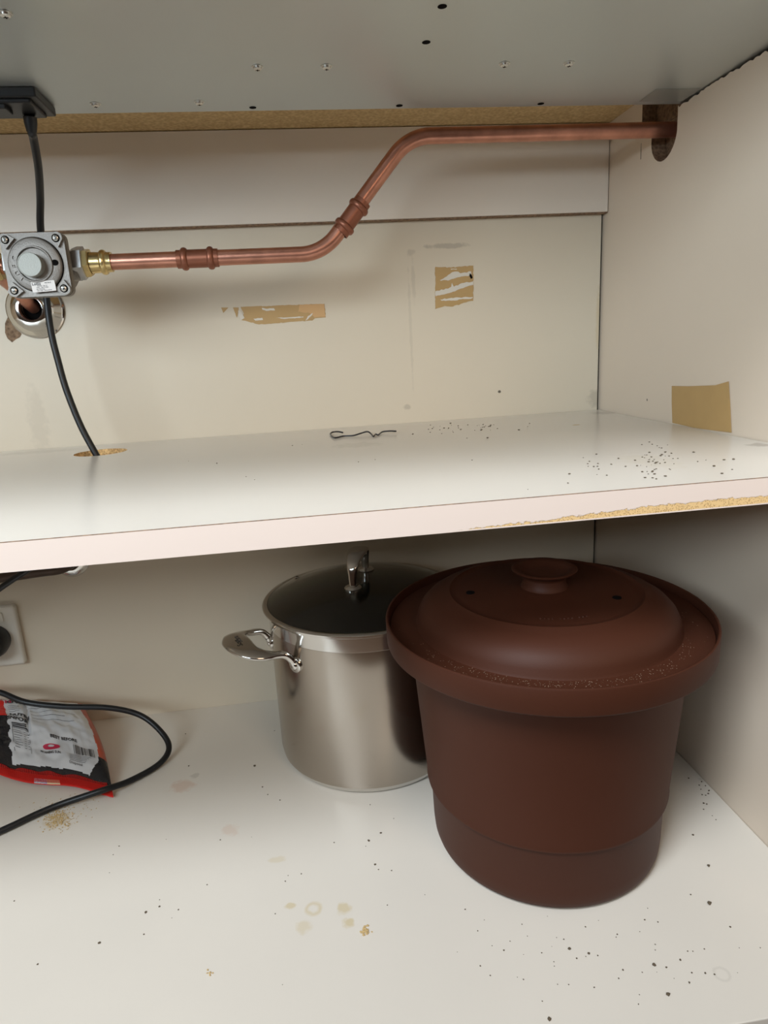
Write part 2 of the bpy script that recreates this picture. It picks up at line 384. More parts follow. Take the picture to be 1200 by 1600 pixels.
# ============================================================ HOB SEEN FROM BELOW
hob = thing('cooktop', 'grey sheet-steel underside of a cooktop let into the worktop', 'cooktop', (-.6, -.37, ZP))
prof = [(-1.22, ZM-.004), (-1.22, ZP+.006), (-1.212, ZP)]
prof += [(-.062, ZP)]
prof += [(.062, ZP)]
bm = bmesh.new(); rows = []
for yy in (YP, -.505):
    rows.append([bm.verts.new((x, yy, z)) for x, z in prof])
for i in range(len(prof)-1): bm.faces.new((rows[0][i], rows[0][i+1], rows[1][i+1], rows[1][i]))
for r_ in rows: 
    vs = list(r_)+[bm.verts.new((.062, r_[0].co.y, ZM-.002)), bm.verts.new((-1.22, r_[0].co.y, ZM-.002))]
    bm.faces.new(vs)
link('base_pan', bm, 'steel_sheet', hob, angle=20)
def screw_head(p, parent, r=.0036):
    bm = bmesh.new(); lathe(bm, [(0, r*1.25), (.0006, r*1.25), (.0006, r), (.0018, r*.9), (.0026, r*.55), (.0027, 0)], p, (0, 0, -1), 20, close=False)
    s = link('screw', bm, 'screw', parent)
    bm = bmesh.new(); box(bm, p.x-r*.42, p.x+r*.42, p.y-.0003, p.y+.0003, p.z-.00285, p.z-.0024); box(bm, p.x-.0003, p.x+.0003, p.y-r*.42, p.y+r*.42, p.z-.00285, p.z-.0024)
    link('cross_recess', bm, 'hole', s, smooth=False)
for px, py in ((8, 20), (149, 162), (311, 159), (402, 104), (510, 103), (788, 99), (889, 98)):
    screw_head(un(px, py, 2, ZP), hob)
for px, py in ((691, 10), (666, 66), (395, 168), (624, 165), (845, 162), (25, 176)):
    p = un(px, py, 2, ZP); p.y = min(p.y, YP-.003); bm = bmesh.new(); lathe(bm, [(0, .0032), (.0002, .0032)], p, (0, 0, -1), 18)
    link('punched_hole', bm, 'hole', hob)
# strip of clear tape at the right rear corner of the pan
a, b = un(999, 158, 2, ZP-.0003), un(1018, 139, 2, ZP-.0003)
bm = bmesh.new(); vs = [bm.verts.new(p) for p in (Vector((-.047, a.y, ZP-.0004)), Vector((-.047, b.y, ZP-.0004)), Vector((-.002, b.y, ZP-.0004)), Vector((-.002, a.y, ZP-.0004)))]
bm.faces.new(vs); solid(bm, (0, 0, -.0004)); link('clear_tape', bm, 'clear', hob, smooth=False, label='strip of clear tape across the rear corner')
# black terminal cover the cable comes out of
tcv = [un(0, 158, 2, ZP-.012), un(15, 172, 2, ZP-.012), un(86, 171, 2, ZP-.012), un(56, 137, 2, ZP-.012)]
x0, x1, y0, y1 = -.650, -.5895, -.2250, -.1765
bm = bmesh.new(); box(bm, x0, x1, y0, y1, ZP-.0075, ZP-.0002, .0012)
tc_ = link('terminal_cover', bm, 'black', hob, smooth=False)
bm = bmesh.new(); box(bm, x0+.004, x1-.006, y0+.004, y1-.006, ZP-.0105, ZP-.007, .0012); box(bm, x0+.012, x0+.034, y0+.006, y0+.022, ZP-.014, ZP-.010, .001)
for xx in (x0+.014, x1-.012): box(bm, xx-.003, xx+.003, y1-.001, y1+.002, ZP-.006, ZP-.001)
link('cover_rib', bm, 'black', tc_, smooth=False)
bm = bmesh.new(); box(bm, x0-.006, x0+.009, y0-.004, y0+.010, ZP-.021, ZP-.008, .0015); link('metal_clip', bm, 'nut', hob, smooth=False, label='pale metal clip beside the terminal cover')

# ============================================================ COPPER PIPE with couplings
YPP = -.133
pipe = thing('copper_pipe', 'copper gas pipe bending up from the regulator to the hole in the right wall', 'pipe', (-.3, YPP, .569))
def arc_pts(c, r, a0, a1, n=14):
    return [Vector((c[0]+r*math.cos(math.radians(a0+(a1-a0)*k/n)), YPP, c[1]+r*math.sin(math.radians(a0+(a1-a0)*k/n)))) for k in range(n+1)]
# lower run, bend up 49 degrees, straight, bend back to level
ang = 48.5; r1 = .050; r2 = .050; z1, z2 = .5692, .6757
ta, sa = math.tan(math.radians(ang/2)), math.sin(math.radians(ang))
ca = math.cos(math.radians(ang)); L = (z2-z1)/sa
xi1 = -.3635; xi2 = xi1+L*ca
pts = [Vector((-.590, YPP, z1)), Vector((-.50, YPP, z1)), Vector((xi1-r1*ta-.001, YPP, z1))]
pts += arc_pts((xi1-r1*ta, z1+r1), r1, -90, -90+ang)
pts += arc_pts((xi2+r2*ta, z2-r2), r2, 90+ang, 90)
pts += [Vector((-.12, YPP, z2+.0004)), Vector((.0165, YPP, z2+.0012))]
bm = bmesh.new(); tube(bm, pts, .0076, 24); link('tube', bm, 'copper', pipe)
def coupling(cx, cz, d, L_, parent):
    d = Vector((d[0], 0, d[1])).normalized(); c = Vector((cx, YPP, cz)); h = L_/2; pr = []
    r0 = .0088; n = 8
    pr += [(-h, .0078), (-h, r0), (-h+.0035, r0)]
    for s in (-1, 1):
        c0 = s*(h-.0075)
        pr += [(c0+.0032*math.cos(PI-PI*k/n), r0+.0022*math.sin(PI*k/n)) for k in range(n+1)]
    pr += [(h-.0035, r0), (h, r0), (h, .0078)]
    bm = bmesh.new(); lathe(bm, pr, c, d, 28, close=False); return link('coupling', bm, 'fitting', parent, label='darker press-fit coupling sleeve')
coupling(-.4885, z1, (1, 0), .0405, pipe)
coupling(-.3322+.0005, .6030, (ca, sa), .0385, pipe)
bm = bmesh.new()
lathe(bm, [(0, .0076), (0, .0126), (.003, .0132), (.0045, .0132)], (-.6050, YPP, z1), (1, 0, 0), 28)
lathe(bm, [(0, .0126), (.0008, .0139), (.0078, .0139), (.0088, .0126)], (-.6000, YPP, z1), (1, 0, 0), 6, u=(0, .26, .966))
bf = link('brass_nut', bm, 'brass', pipe, angle=25, label='hexagonal brass nut next to the regulator')
bm = bmesh.new()
n = 8; pr = [(0, .0100), (.0085, .0096)]+[(.0118+.003*math.cos(PI-PI*k/n), .0096+.0022*math.sin(PI*k/n)) for k in range(n+1)]+[(.0160, .0094), (.0195, .0094), (.0195, .0078)]
lathe(bm, pr, (-.5908, YPP, z1), (1, 0, 0), 28, close=False); link('brass_sleeve', bm, 'brass', pipe, label='brass press sleeve')

# ============================================================ GAS REGULATOR
RX, RY, RZ = -.6325, -.165, .5655; S = .0570
reg = thing('gas_regulator', 'square grey cast-metal gas regulator with round cap at the left end of the copper pipe', 'regulator', (RX, RY, RZ-S/2))
def Q(a, b, t): return Vector((RX+a, RY-t, RZ+b))     # a right, b up, t towards the viewer
bm = bmesh.new()
plate(bm, rrect(0, 0, S, S, .007), [], lambda a, b, t: Q(a, b, t-.013), .0075)
plate_bm = bm
lathe(bm, [(0, .018), (.006, .0245), (.038, .0245), (.046, .017)], Q(0, 0, -.056), (0, -1, 0), 40)
lathe(bm, [(0, .0125), (.060, .0125)], Q(-.030, 0, -(RY-YPP)*-1), (1, 0, 0), 24)
link('body', bm, 'cast', reg, angle=30)
bm = bmesh.new(); plate(bm, rrect(0, 0, S-.0008, S-.0008, .0068), [], lambda a, b, t: Q(a, b, t-.0052), .0030)
cov = link('cover', bm, 'cast', reg, smooth=False)
bm = bmesh.new()
pr = [(-.004, .0238), (.0000, .0238), (.0012, .0230), (.0016, .0222), (.0019, .0165), (.0036, .0160), (.0038, .0148), (.0014, .0140), (.0014, .0)]
lathe(bm, pr, Q(0, 0, 0), (0, -1, 0), 56, close=False); link('cover_disc', bm, 'cast', cov, angle=25)
bm = bmesh.new()
for k in range(40): pass
lathe(bm, [(-.0022, .0238), (-.0016, .0238), (-.0016, .0245), (-.0022, .0245)], Q(0, 0, 0), (0, -1, 0), 56, close=False)
link('groove', bm, 'hole', cov)
for sx in (-1, 1):
    for sz in (-1, 1):
        c = Q(sx*.0222, sz*.0222, 0)
        bm = bmesh.new()
        a = Vector((sx, 0, sz)).normalized(); b = Vector((-sz, 0, sx)).normalized()
        pts2 = [a*-.0050+b*.0062, a*-.0050-b*.0062]+[a*(.0008+.0050*math.cos(t))-b*.0050*math.sin(t)+Vector() for t in [PI/2-PI*k/10 for k in range(11)]]
        vs = [bm.verts.new(c+p+Vector((0, .0022, 0))) for p in pts2]; bm.faces.new(vs); solid(bm, (0, -.0032, 0))
        link('corner_boss', bm, 'cast', cov, smooth=False)
        bm = bmesh.new(); lathe(bm, [(0, .0037), (.0001, .0037), (.0003, .0029)], c+Vector((0, -.0010, 0)), (0, -1, 0), 22); link('screw_recess', bm, 'hole', reg)
        bm = bmesh.new(); lathe(bm, [(0, .0027), (.0010, .0026), (.0015, .0018), (.0016, 0)], c+Vector((0, -.0012, 0)), (0, -1, 0), 22, close=False)
        s = link('screw', bm, 'screw', reg)
        bm = bmesh.new(); box(bm, c.x-.0017, c.x+.0017, c.y-.0030, c.y-.0025, c.z-.0003, c.z+.0003); box(bm, c.x-.0003, c.x+.0003, c.y-.0030, c.y-.0025, c.z-.0017, c.z+.0017)
        link('cross_recess', bm, 'hole', s, smooth=False)
bm = bmesh.new(); lathe(bm, [(-.001, .0106), (.0105, .0106), (.0110, .0103), (.0110, .0098), (.0106, .0097), (.0106, 0)], Q(-.0015, -.001, 0), (0, -1, 0), 44, close=False)
link('cap', bm, 'cap', reg, angle=25, label='pale round screw cap')
bm = bmesh.new(); plate(bm, circ(.0183, .0008, .0030, 24, .0027), [], lambda a, b, t: Q(a, b, t+.0012), .0008); link('vent_hole', bm, 'hole', reg, smooth=False)
# embossed letters round the left of the cap
bm = bmesh.new()
for ch, deg in (('I', 225), ('U', 204), ('E', 183), ('C', 160)):
    th = math.radians(deg); cx, cz = .0172*math.cos(th)-.001, .0172*math.sin(th)
    up = Vector((-math.cos(th), 0, -math.sin(th))); rt = Vector((math.sin(th)*-1*-1, 0, -math.cos(th)))
    add_text(bm, ch, .0062, lambda x, y: Q(cx, cz, .0019)+up*y+rt*x*.95)
solid(bm, (0, -.0009, 0)); link('embossed_letters', bm, 'cast', cov, smooth=False)
# sticker
bm = bmesh.new(); tl = math.radians(2.5)
def SK(a, b, t=.0): return Q(.0048+a*math.cos(tl)-b*math.sin(tl), -.0197+a*math.sin(tl)+b*math.cos(tl), .0024+t)
plate(bm, rrect(0, 0, .0212, .0094, .0008, 3), [], lambda a, b, t: SK(a, b, t-.0008), .001)
stk = link('label_sticker', bm, 'sticker', reg, smooth=False, label='small white sticker with black print')
bm = bmesh.new()
add_text(bm, 'Lotto', .0036, lambda x, y: SK(x-.0058, y+.0026, .0004), .00008)
add_text(bm, 'MG 706 B', .0014, lambda x, y: SK(x+.0045, y+.0029, .0004), .00004)
add_text(bm, '0.50 Max   Bar 1.0', .0012, lambda x, y: SK(x-.0010, y+.0006, .0004), .00003)
add_text(bm, 'Press  :  5psi To 2kpa', .0012, lambda x, y: SK(x-.0010, y-.0008, .0004), .00003)
add_text(bm, 'Gas  W-Group', .0012, lambda x, y: SK(x-.0030, y-.0022, .0004), .00003)
add_text(bm, '160 +1.0kpa   2.00 to 4.50 W', .0011, lambda x, y: SK(x+.0002, y-.0036, .0004), .00003)
link('print', bm, 'ink', stk, smooth=False)
for s, x0 in ((1, RX+.0285), (-1, RX-.0285)):
    bm = bmesh.new(); lathe(bm, [(-.004, .0145), (.0008, .0162), (.0068, .0162), (.0076, .0145)] if s > 0 else [(-.004, .0145), (.0008, .0162), (.0068, .0162), (.0076, .0145)],
                            (x0, YPP, z1), (s, 0, 0), 6, u=(0, .17, .985)); link('hex_nut', bm, 'nut', reg, angle=25)

# ============================================================ INLET PIPE and chrome wall plate
ec = Vector((-.6965, 0, .5378))
es = thing('wall_escutcheon', 'round chrome cover plate on the back wall behind the regulator', 'cover plate', (ec.x, 0, ec.z-.03))
bm = bmesh.new()
lathe(bm, [(0, .0325), (.0016, .0325), (.0024, .0310), (.0034, .0312), (.0044, .0296), (.012, .0255), (.0165, .0185), (.0170, .0130), (.0150, .0118), (.010, .0116)], ec+Vector((0, -.0004, 0)), (0, -1, 0), 56, close=False)
link('flange', bm, 'chrome', es, angle=50)
bm = bmesh.new(); lathe(bm, [(0.004, 0), (.004, .0125)], ec, (0, -1, 0), 32, close=False); link('opening', bm, 'hole', es)
inl = thing('inlet_pipe', 'copper pipe running from the chrome wall plate to the left side of the regulator', 'pipe', (ec.x, -.05, ec.z))
pp = spline([ec+Vector((0, -.0045, .002)), ec+Vector((-.001, -.018, .007)), Vector((-.699, -.045, .558)), Vector((-.700, -.080, .5675)), Vector((-.699, -.112, z1)), Vector((-.692, -.130, z1)), Vector((-.680, YPP, z1)), Vector((-.672, YPP, z1))], 10)
bm = bmesh.new(); tube(bm, pp, .0072, 20); link('tube', bm, 'copper', inl)
bm = bmesh.new(); lathe(bm, [(0, .0100), (.004, .0136), (.011, .0136), (.0125, .0120)], (-.6860, YPP, z1), (1, 0, 0), 6, u=(0, .26, .966)); link('brass_nut', bm, 'brass', inl, angle=25)
# torn piece of bare board under the plate
pl = [(8, 505), (13, 494), (22, 508), (34, 522), (31, 527), (25, 530), (19, 535), (12, 529), (8, 520)]
bm = bmesh.new(); bm.faces.new([bm.verts.new(un(a, b, 1, 0)) for a, b in pl]); solid(bm, (0, -.0004, 0))
link('bare_patch', bm, 'brown_chip', bpy.data.objects['wall_back'], smooth=False)

# ============================================================ LOWER PIPE just under the shelf, socket and plug
lp = thing('drain_pipe', 'dull copper pipe coming out of a wall collar just under the shelf at far left', 'pipe', (-.70, -.02, .22))
bm = bmesh.new(); cc = Vector((-.7063, -.0004, .2300))
lathe(bm, [(0, .0215), (.003, .0215), (.006, .0190), (.009, .0140), (.009, .0105), (.0, .0105)], cc, (0, -1, 0), 40, close=False); link('collar', bm, 'chrome', lp)
bm = bmesh.new(); tube(bm, spline([cc+Vector((0, -.0, 0)), cc+Vector((-.001, -.016, 0)), cc+Vector((-.010, -.026, -.0005)), cc+Vector((-.03, -.027, -.001)), cc+Vector((-.09, -.027, -.0045)), cc+Vector((-.20, -.027, -.009))], 8), .0088, 18)
link('tube', bm, 'dullpipe', lp)

so = thing('wall_socket', 'cream double wall socket on the back wall at far left', 'socket', (-.86, 0, .095))
bm = bmesh.new(); box(bm, -.9300, -.7826, -.0105, -.0002, .0975, .1800, .0040, 3); link('face_plate', bm, 'white_plastic', so, smooth=False)
for xx in (-.8075, -.8900):
    bm = bmesh.new(); plate(bm, rrect(0, 0, .0200, .0125, .0024), [], lambda a, b, t: Vector((xx+a, -.0100-t, .1660+b)), .0028)
    sw = link('switch', bm, 'white_plastic', so, smooth=False)
    bm = bmesh.new(); box(bm, xx-.004, xx+.004, -.0132, -.0127, .1698, .1712); link('red_mark', bm, 'redink', sw, smooth=False)
bm = bmesh.new()
plug_c = Vector((-.8135, 0, .1370))
lathe(bm, [(.0104, .0200), (.020, .0215), (.034, .0195), (.040, .0140), (.046, .0070), (.050, .006)], plug_c, (0, -1, 0), 32)
cord = thing('power_cord', 'black power cord from the cooktop, through the shelf hole and looped over the snack bag', 'cord', (-.628, -.09, ZS))
bm2 = bm; link('plug', bm2, 'black', cord)
cab = [(-.6155, -.183, ZP-.009), (-.6155, -.183, .675)]
cab = [un(44, 167, 1, -.192), un(46, 185, 1, -.189), un(52, 215, 1, -.180), un(60, 262, 1, -.150), un(63, 310, 1, -.118), un(63, 350, 1, -.100), un(67, 400, 1, -.086), un(73, 468, 1, -.080),
       un(80, 520, 1, -.080), un(91, 565, 1, -.081), un(104, 610, 1, -.083), un(126, 665, 1, -.086), un(150, 710, 1, -.0885), Vector((-.622, -.089, .355)), Vector((-.640, -.085, .31)),
       Vector((-.70, -.075, .262)), Vector((-.775, -.070, .218)), Vector((-.85, -.065, .16)), Vector((-.885, -.06, .115)), Vector((-.86, -.058, .095)), Vector((-.82, -.058, .089))]
loop = [(0, 1082, .085), (40, 1097, .075), (100, 1104, .065), (170, 1106, .055), (220, 1118, .040), (253, 1145, .022), (264, 1170, .010), (247, 1195, .0045), (203, 1220, .0050), (160, 1235, .012), (100, 1255, .0058), (60, 1271, .0042), (0, 1299, .0042)]
cab += [un(a, b, 2, z) for a, b, z in loop]
cab += [Vector((-.80, -.245, .0042)), Vector((-.87, -.25, .006)), Vector((-.93, -.20, .03)), Vector((-.92, -.12, .09)), Vector((-.86, -.075, .13)), Vector((plug_c.x-.004, -.060, .1372)), Vector((plug_c.x, -.047, .137))]
cab[0].z = min(cab[0].z, ZP-.0113); cab[1].z = min(cab[1].z, cab[0].z-.012)
bm = bmesh.new(); tube(bm, spline(cab, 9), .0035, 14); link('cable', bm, 'cable', cord)
bm = bmesh.new(); p0 = cab[0]; lathe(bm, [(.0004, .0055), (.006, .0052), (.012, .0040)], p0, (cab[1]-cab[0]).normalized(), 20); link('cable_gland', bm, 'black', cord)

# ============================================================ STEEL STOCK POT
PX, PY, PR, PZ = -.3460, -.1245, .1165, .1900
pot = thing('stock_pot', 'stainless steel stock pot with side handles, standing behind the brown tub', 'pot', (PX, PY, 0))
c0 = (PX, PY, 0)
rb = PR-.0065
bm = bmesh.new()
lathe(bm, [(.0012, rb-.012), (.0012, rb-.008), (.003, rb-.0055), (.0095, rb-.0025), (.0100, rb-.0012), (.018, rb), (.1715, rb), (.1720, rb+.0003), (.1868, rb+.0003), (.1876, rb+.0035), (.1888, rb+.0035), (.1886, rb-.0005), (.184, rb-.0012), (.016, rb-.0015), (.0062, rb-.012), (.0058, 0)], c0, seg=96, close=False)
body = link('body', bm, 'brushed', pot, angle=25)
body.data.materials.append(M['polished'])
for f in body.data.polygons:
    zc = f.center.z
    if (zc > .1718 and (Vector((f.center.x-PX, f.center.y-PY)).length > rb-.0006)) or zc < .0098: f.material_index = 1
bm = bmesh.new(); lathe(bm, [(.0002, 0), (.0002, rb-.009), (.0014, rb-.0075), (.0014, 0)], c0, seg=72, close=False); link('base_disc', bm, 'polished', pot)
lid = link('lid_ring', (lambda b: (lathe(b, [(.1895, PR-.0060), (.1893, PR-.0020), (.1905, PR), (.1925, PR), (.1938, PR-.0015), (.1942, PR-.0040), (.1938, PR-.0058), (.1925, PR-.0068)], c0, seg=96, close=False), b)[1])(bmesh.new()), 'polished', None)
# the lid lies on the pot: a thing of its own
C.objects.unlink(lid)
gl = thing('glass_lid', 'domed glass lid with steel rim and arched steel handle on the stock pot', 'lid', (PX, PY, PZ))
C.objects.link(lid); lid.parent = gl; lid.matrix_parent_inverse = gl.matrix_world.inverted(); lid.name = 'rim'
def dome(r): return .1935+.0215*(1-(r/(PR-.005))**2)**.9
bm = bmesh.new(); rs = [(PR-.0052)*k/16 for k in range(17)]
lathe(bm, [(dome(min(r, PR-.0053))+.0000, r) for r in rs]+[(dome(min(r, PR-.0053))-.0035, r) for r in reversed(rs)], c0, seg=96, close=False)
bmesh.ops.remove_doubles(bm, verts=bm.verts, dist=1e-6)
link('glass', bm, 'glass', gl)
# steam vent
vp = un(478, 905, 2, .199); vp = Vector((PX, PY, 0))+(Vector((vp.x, vp.y, 0))-Vector((PX, PY, 0))).normalized()*.098
bm = bmesh.new(); zv = dome(.098); lathe(bm, [(-.004, .0036), (.001, .0036), (.0016, .0030), (.0016, .0018), (-.004, .0016)], (vp.x, vp.y, zv), (0, 0, 1), 20, close=False); link('steam_vent', bm, 'polished', gl)
# arched knob
kd = Vector((.33, .944, 0)).normalized(); kc = Vector((PX-.002, PY-.004, 0))
zf = dome(.033)
def strap(bm, pts, wid, side=None, seg=12, power=.8):
    """pts: centres, wid(t) -> (half width, half thickness); rounded flat bar"""
    n = len(pts); rings = []
    for i in range(n):
        T = (pts[min(i+1, n-1)]-pts[max(i-1, 0)]).normalized()
        sd = (side(i/(n-1)) if callable(side) else side); sd = (sd-T*sd.dot(T)).normalized(); up = T.cross(sd)
        a, b = wid(i/(n-1)); rg = []
        for k in range(seg):
            t = 2*PI*k/seg; cs, sn = math.cos(t), math.sin(t)
            rg.append(bm.verts.new(pts[i]+sd*a*math.copysign(abs(cs)**power, cs)+up*b*math.copysign(abs(sn)**power, sn)))
        rings.append(rg)
    for A, B_ in zip(rings, rings[1:]):
        for k in range(seg): bm.faces.new((A[k], A[(k+1) % seg], B_[(k+1) % seg], B_[k]))
    bm.faces.new(rings[0]); bm.faces.new(rings[-1])
pk = spline([kc-kd*.031+Vector((0, 0, zf+.001)), kc-kd*.030+Vector((0, 0, zf+.012)), kc-kd*.027+Vector((0, 0, zf+.025)), kc-kd*.015+Vector((0, 0, zf+.0325)), kc+Vector((0, 0, zf+.0345)),
             kc+kd*.015+Vector((0, 0, zf+.0325)), kc+kd*.027+Vector((0, 0, zf+.025)), kc+kd*.030+Vector((0, 0, zf+.012)), kc+kd*.031+Vector((0, 0, zf+.001))], 8)
sidev = Vector((kd.y, -kd.x, 0))
bm = bmesh.new(); strap(bm, pk, lambda t: (.0042+.0070*math.sin(PI*t)**3, .0042-.0012*math.sin(PI*t)), sidev, 16)
link('handle', bm, 'polished', gl, angle=60)
for s in (-1, 1):
    p = kc+kd*.031*s; bm = bmesh.new(); lathe(bm, [(-.002, .0095), (.002, .0098), (.0035, .0085), (.005, .0050)], (p.x, p.y, zf-.0005), (0, 0, 1), 28); link('handle_foot', bm, 'polished', gl)
# side handles
def side_handle(deg, txt):
    d = Vector((math.cos(math.radians(deg)), math.sin(math.radians(deg)), 0)); t = Vector((-d.y, d.x, 0)); c = Vector((PX, PY, 0))
    def pt(r, s, z): return c+d*r+t*s+Vector((0, 0, z))
    # arms leave the two riveted pads, sweep out and join in a broad flat grip
    half = [pt(rb-.0045, .0355, .1500), pt(rb-.0010, .0360, .1570), pt(rb+.0060, .0360, .1640), pt(rb+.018, .0350, .1665), pt(rb+.029, .0325, .1690), pt(rb+.039, .0240, .1720), pt(rb+.0432, .0110, .1735), pt(rb+.0440, 0, .1740)]
    full = half+[pt((p-c).dot(d), -(p-c).dot(t), p.z) for p in reversed(half[:-1])]
    sp_ = spline(full, 8)
    def sd(tt):
        a = tt*2-1; w_ = 1-abs(a)
        return (d*min(1, w_*1.9)+t*(-a)*1.0+Vector((0, 0, 0))) if w_ > .12 else t
    def wd(tt):
        w_ = math.sin(PI*tt); return (.0046+.0105*max(0, (w_-.55)/.45)**1.5, .0030+.0012*(1-w_))
    bm = bmesh.new(); strap(bm, sp_, wd, sd, 16)
    h = link('side_handle', bm, 'polished', pot, angle=70)
    for s in (1, -1):
        a = math.radians(deg)+s*math.asin(.0355/rb); n_ = Vector((math.cos(a), math.sin(a), 0)); p = c+n_*(rb-.001)+Vector((0, 0, .1490))
        bm = bmesh.new(); lathe(bm, [(0, .0092), (.0026, .0090), (.0036, .0075)], p, n_, 24); link('rivet_pad', bm, 'polished', h)
        bm = bmesh.new(); lathe(bm, [(.003, .0058), (.0045, .0055), (.0058, .0042), (.0063, .0020), (.0064, 0)], p, n_, 24, close=False); link('rivet', bm, 'polished', h)
    if txt:
        bm = bmesh.new(); add_text(bm, 'Scara', .0085, lambda x, y: pt(rb+.0430+y*1.0, -x*1, .1787), .0001); solid(bm, (0, 0, .0002)); link('engraved_name', bm, 'ink', h, smooth=False, label='dark engraved maker name')
side_handle(-157, True); side_handle(23, False)

# ============================================================ BROWN TUB
BX, BY = -.1935, -.3090
tub = thing('brown_tub', 'tall dark brown plastic tub with wide rim at the front right of the cupboard floor', 'tub', (BX, BY, 0))
c1 = (BX, BY, 0)
pr = [(.0003, 0), (.0003, .0985), (.0012, .1025), (.0045, .1058), (.010, .1076), (.020, .1085), (.0628, .1096), (.0640, .1100), (.0648, .1118), (.0655, .1133), (.0675, .1137), (.0690, .1131), (.2060, .1238), (.2080, .1244), (.2092, .1262),
      (.2094, .1445), (.2100, .1452), (.2112, .1456), (.2305, .1459), (.2318, .1455), (.2322, .1446), (.2318, .1436), (.2300, .1432), (.2210, .1425), (.2205, .1300), (.2195, .1219), (.070, .1085), (.010, .1035), (.004, .1000), (.004, 0)]
bm = bmesh.new(); lathe(bm, pr, c1, seg=128, close=False); link('body', bm, 'brown', tub, angle=40)
tl_ = thing('tub_lid', 'dark brown domed plastic lid with round knob, sunk in the rim of the brown tub', 'lid', (BX, BY, .2215))
pr = [(.2216, 0), (.2216, .1405), (.2224, .1418), (.2240, .1416), (.2244, .1400), (.2236, .1200), (.2240, .1180), (.2262, .1170), (.2310, .1162), (.2370, .1135), (.2425, .1085), (.2470, .1015), (.2500, .0940), (.2518, .0885), (.2528, .0868), (.2532, .0858), (.2527, .0848), (.2517, .0832), (.2520, .0780),
      (.2530, .0600), (.2536, .0380), (.2544, .0290), (.2552, .0240), (.2552, 0)]
bm = bmesh.new(); lathe(bm, pr, c1, seg=128, close=False); link('dome', bm, 'brown', tl_, angle=45)
pr = [(.2550, 0), (.2550, .0215), (.2560, .0205), (.2600, .0190), (.2645, .0190), (.2646, .0200), (.2680, .0215), (.2700, .0275), (.2712, .0290), (.2722, .0292), (.2728, .0282), (.2722, .0250), (.2708, .0215), (.2685, .0195), (.2678, .0100), (.2678, 0)]
bm = bmesh.new(); lathe(bm, pr, c1, seg=72, close=False); link('knob', bm, 'brown', tl_, angle=50)
for px, py in ((735, 925), (964, 933)):
    p = un(px, py, 2, .2535); bm = bmesh.new(); lathe(bm, [(-.0008, .0038), (.0003, .0038), (.0003, 0)], (p.x, p.y, .2532), (0, 0, 1), 20, close=False); link('vent_hole', bm, 'hole', tl_)
# row of small raised marks in front of the knob
bm = bmesh.new()
for k in range(13):
    if k in (4, 9): continue
    a = math.radians(-113+k*2.6); rr = .0695
    p = Vector((BX+rr*math.cos(a), BY+rr*math.sin(a), .2526)); wv = rnd.uniform(.0007, .0012)
    lathe(bm, [(0, wv), (.0008, wv*.7)], p, (0, 0, 1), 5)
link('raised_lettering', bm, 'brown', tl_, smooth=False)

# ============================================================ SNACK BAG
NL, NR = Vector((-.852, -.082, .007)), Vector((-.6430, -.1790, .0035))
FL, FR = Vector((-.885, -.0045, .058)), Vector((-.7190, -.0170, .036))
bag = thing('snack_bag', 'crumpled silver-white snack bag with red crimped edge lying against the back wall', 'bag', (-.75, -.1, 0))
def bag_pt(u, v, top=True):
    # right side bulges out a little
    base = NL*(1-u)*(1-v)+NR*u*(1-v)+FL*(1-u)*v+FR*u*v
    q = (max(0, 1-(2*u-1)**4))**.6*(max(0, 1-(2*min(1, max(0, (v-.10)/.90))-1)**2))**.62 if v > .10 else 0
    base = base+Vector((.005*u*math.sin(PI*min(1, v*1.05))**1.2, .004*math.sin(PI*v), 0))
    if top:
        cr = noise.noise(Vector((u*9, v*7, 1.3)))*.0042+noise.noise(Vector((u*22, v*16, 4)))*.0014
        cre = -.0045*math.exp(-((u-.53+.02*math.sin(v*5))/.014)**2)*(v > .42)+.0025*(1/(1+math.exp(-(u-.535)/.006)))*min(1, v*2)
        z = base.z+.0135*q+(cr+cre)*min(1, q*1.5)
        wav = .0035*math.sin(u*9+.6)*max(0, 1-v/.2)*(1-u**6)
        z += wav*.5+abs(wav)*.2
        base.y += wav*.9
        return Vector((base.x, min(base.y, -.003), max(z, .0022)))
    z = base.z-.014*q; wav = .0035*math.sin(u*9+.6)*max(0, 1-v/.2)*(1-u**6); base.y += wav*.9; z += wav*.5+abs(wav)*.2
    return Vector((base.x, min(base.y, -.003), max(.0008, z-.0012)))
NU, NV = 190, 130
bm = bmesh.new(); T_, B2 = [], []
for j in range(NV+1):
    T_.append([bm.verts.new(bag_pt(i/NU, j/NV)) for i in range(NU+1)])
    B2.append([bm.verts.new(bag_pt(i/NU, j/NV, False)) for i in range(NU+1)])
mi = {'foil_white': 0, 'foil_red': 1, 'foil_black': 2, 'foil_orange': 3, 'foil_cream': 4, 'foil_blue': 5}
def bag_mat(u, v):
    n1 = noise.noise(Vector((u*12, v*3, 9)))*.025; n2 = noise.noise(Vector((v*14, u*3, 2)))*.02
    if v < .085+n1*.4:
        if v < .05 and .52 < u < .60: return 5 if noise.noise(Vector((u*90, v*90, 0))) > 0 else 0
        if v < .05 and .60 <= u < .68: return 4
        return 1
    if v < .125+n1*.7-.012*math.sin(u*7): return 2
    if u > .955+n2*.3: return 2 if v < .30 else 3
    if u > .90+n2+(v-.17)*.4 and v < .30: return 2
    if u < .385+n2: return 1 if v > .62 else 2
    return 0
for j in range(NV):
    for i in range(NU):
        f = bm.faces.new((T_[j][i], T_[j][i+1], T_[j+1][i+1], T_[j+1][i])); f.material_index = bag_mat((i+.5)/NU, (j+.5)/NV)
        f = bm.faces.new((B2[j][i], B2[j+1][i], B2[j+1][i+1], B2[j][i+1])); f.material_index = 1
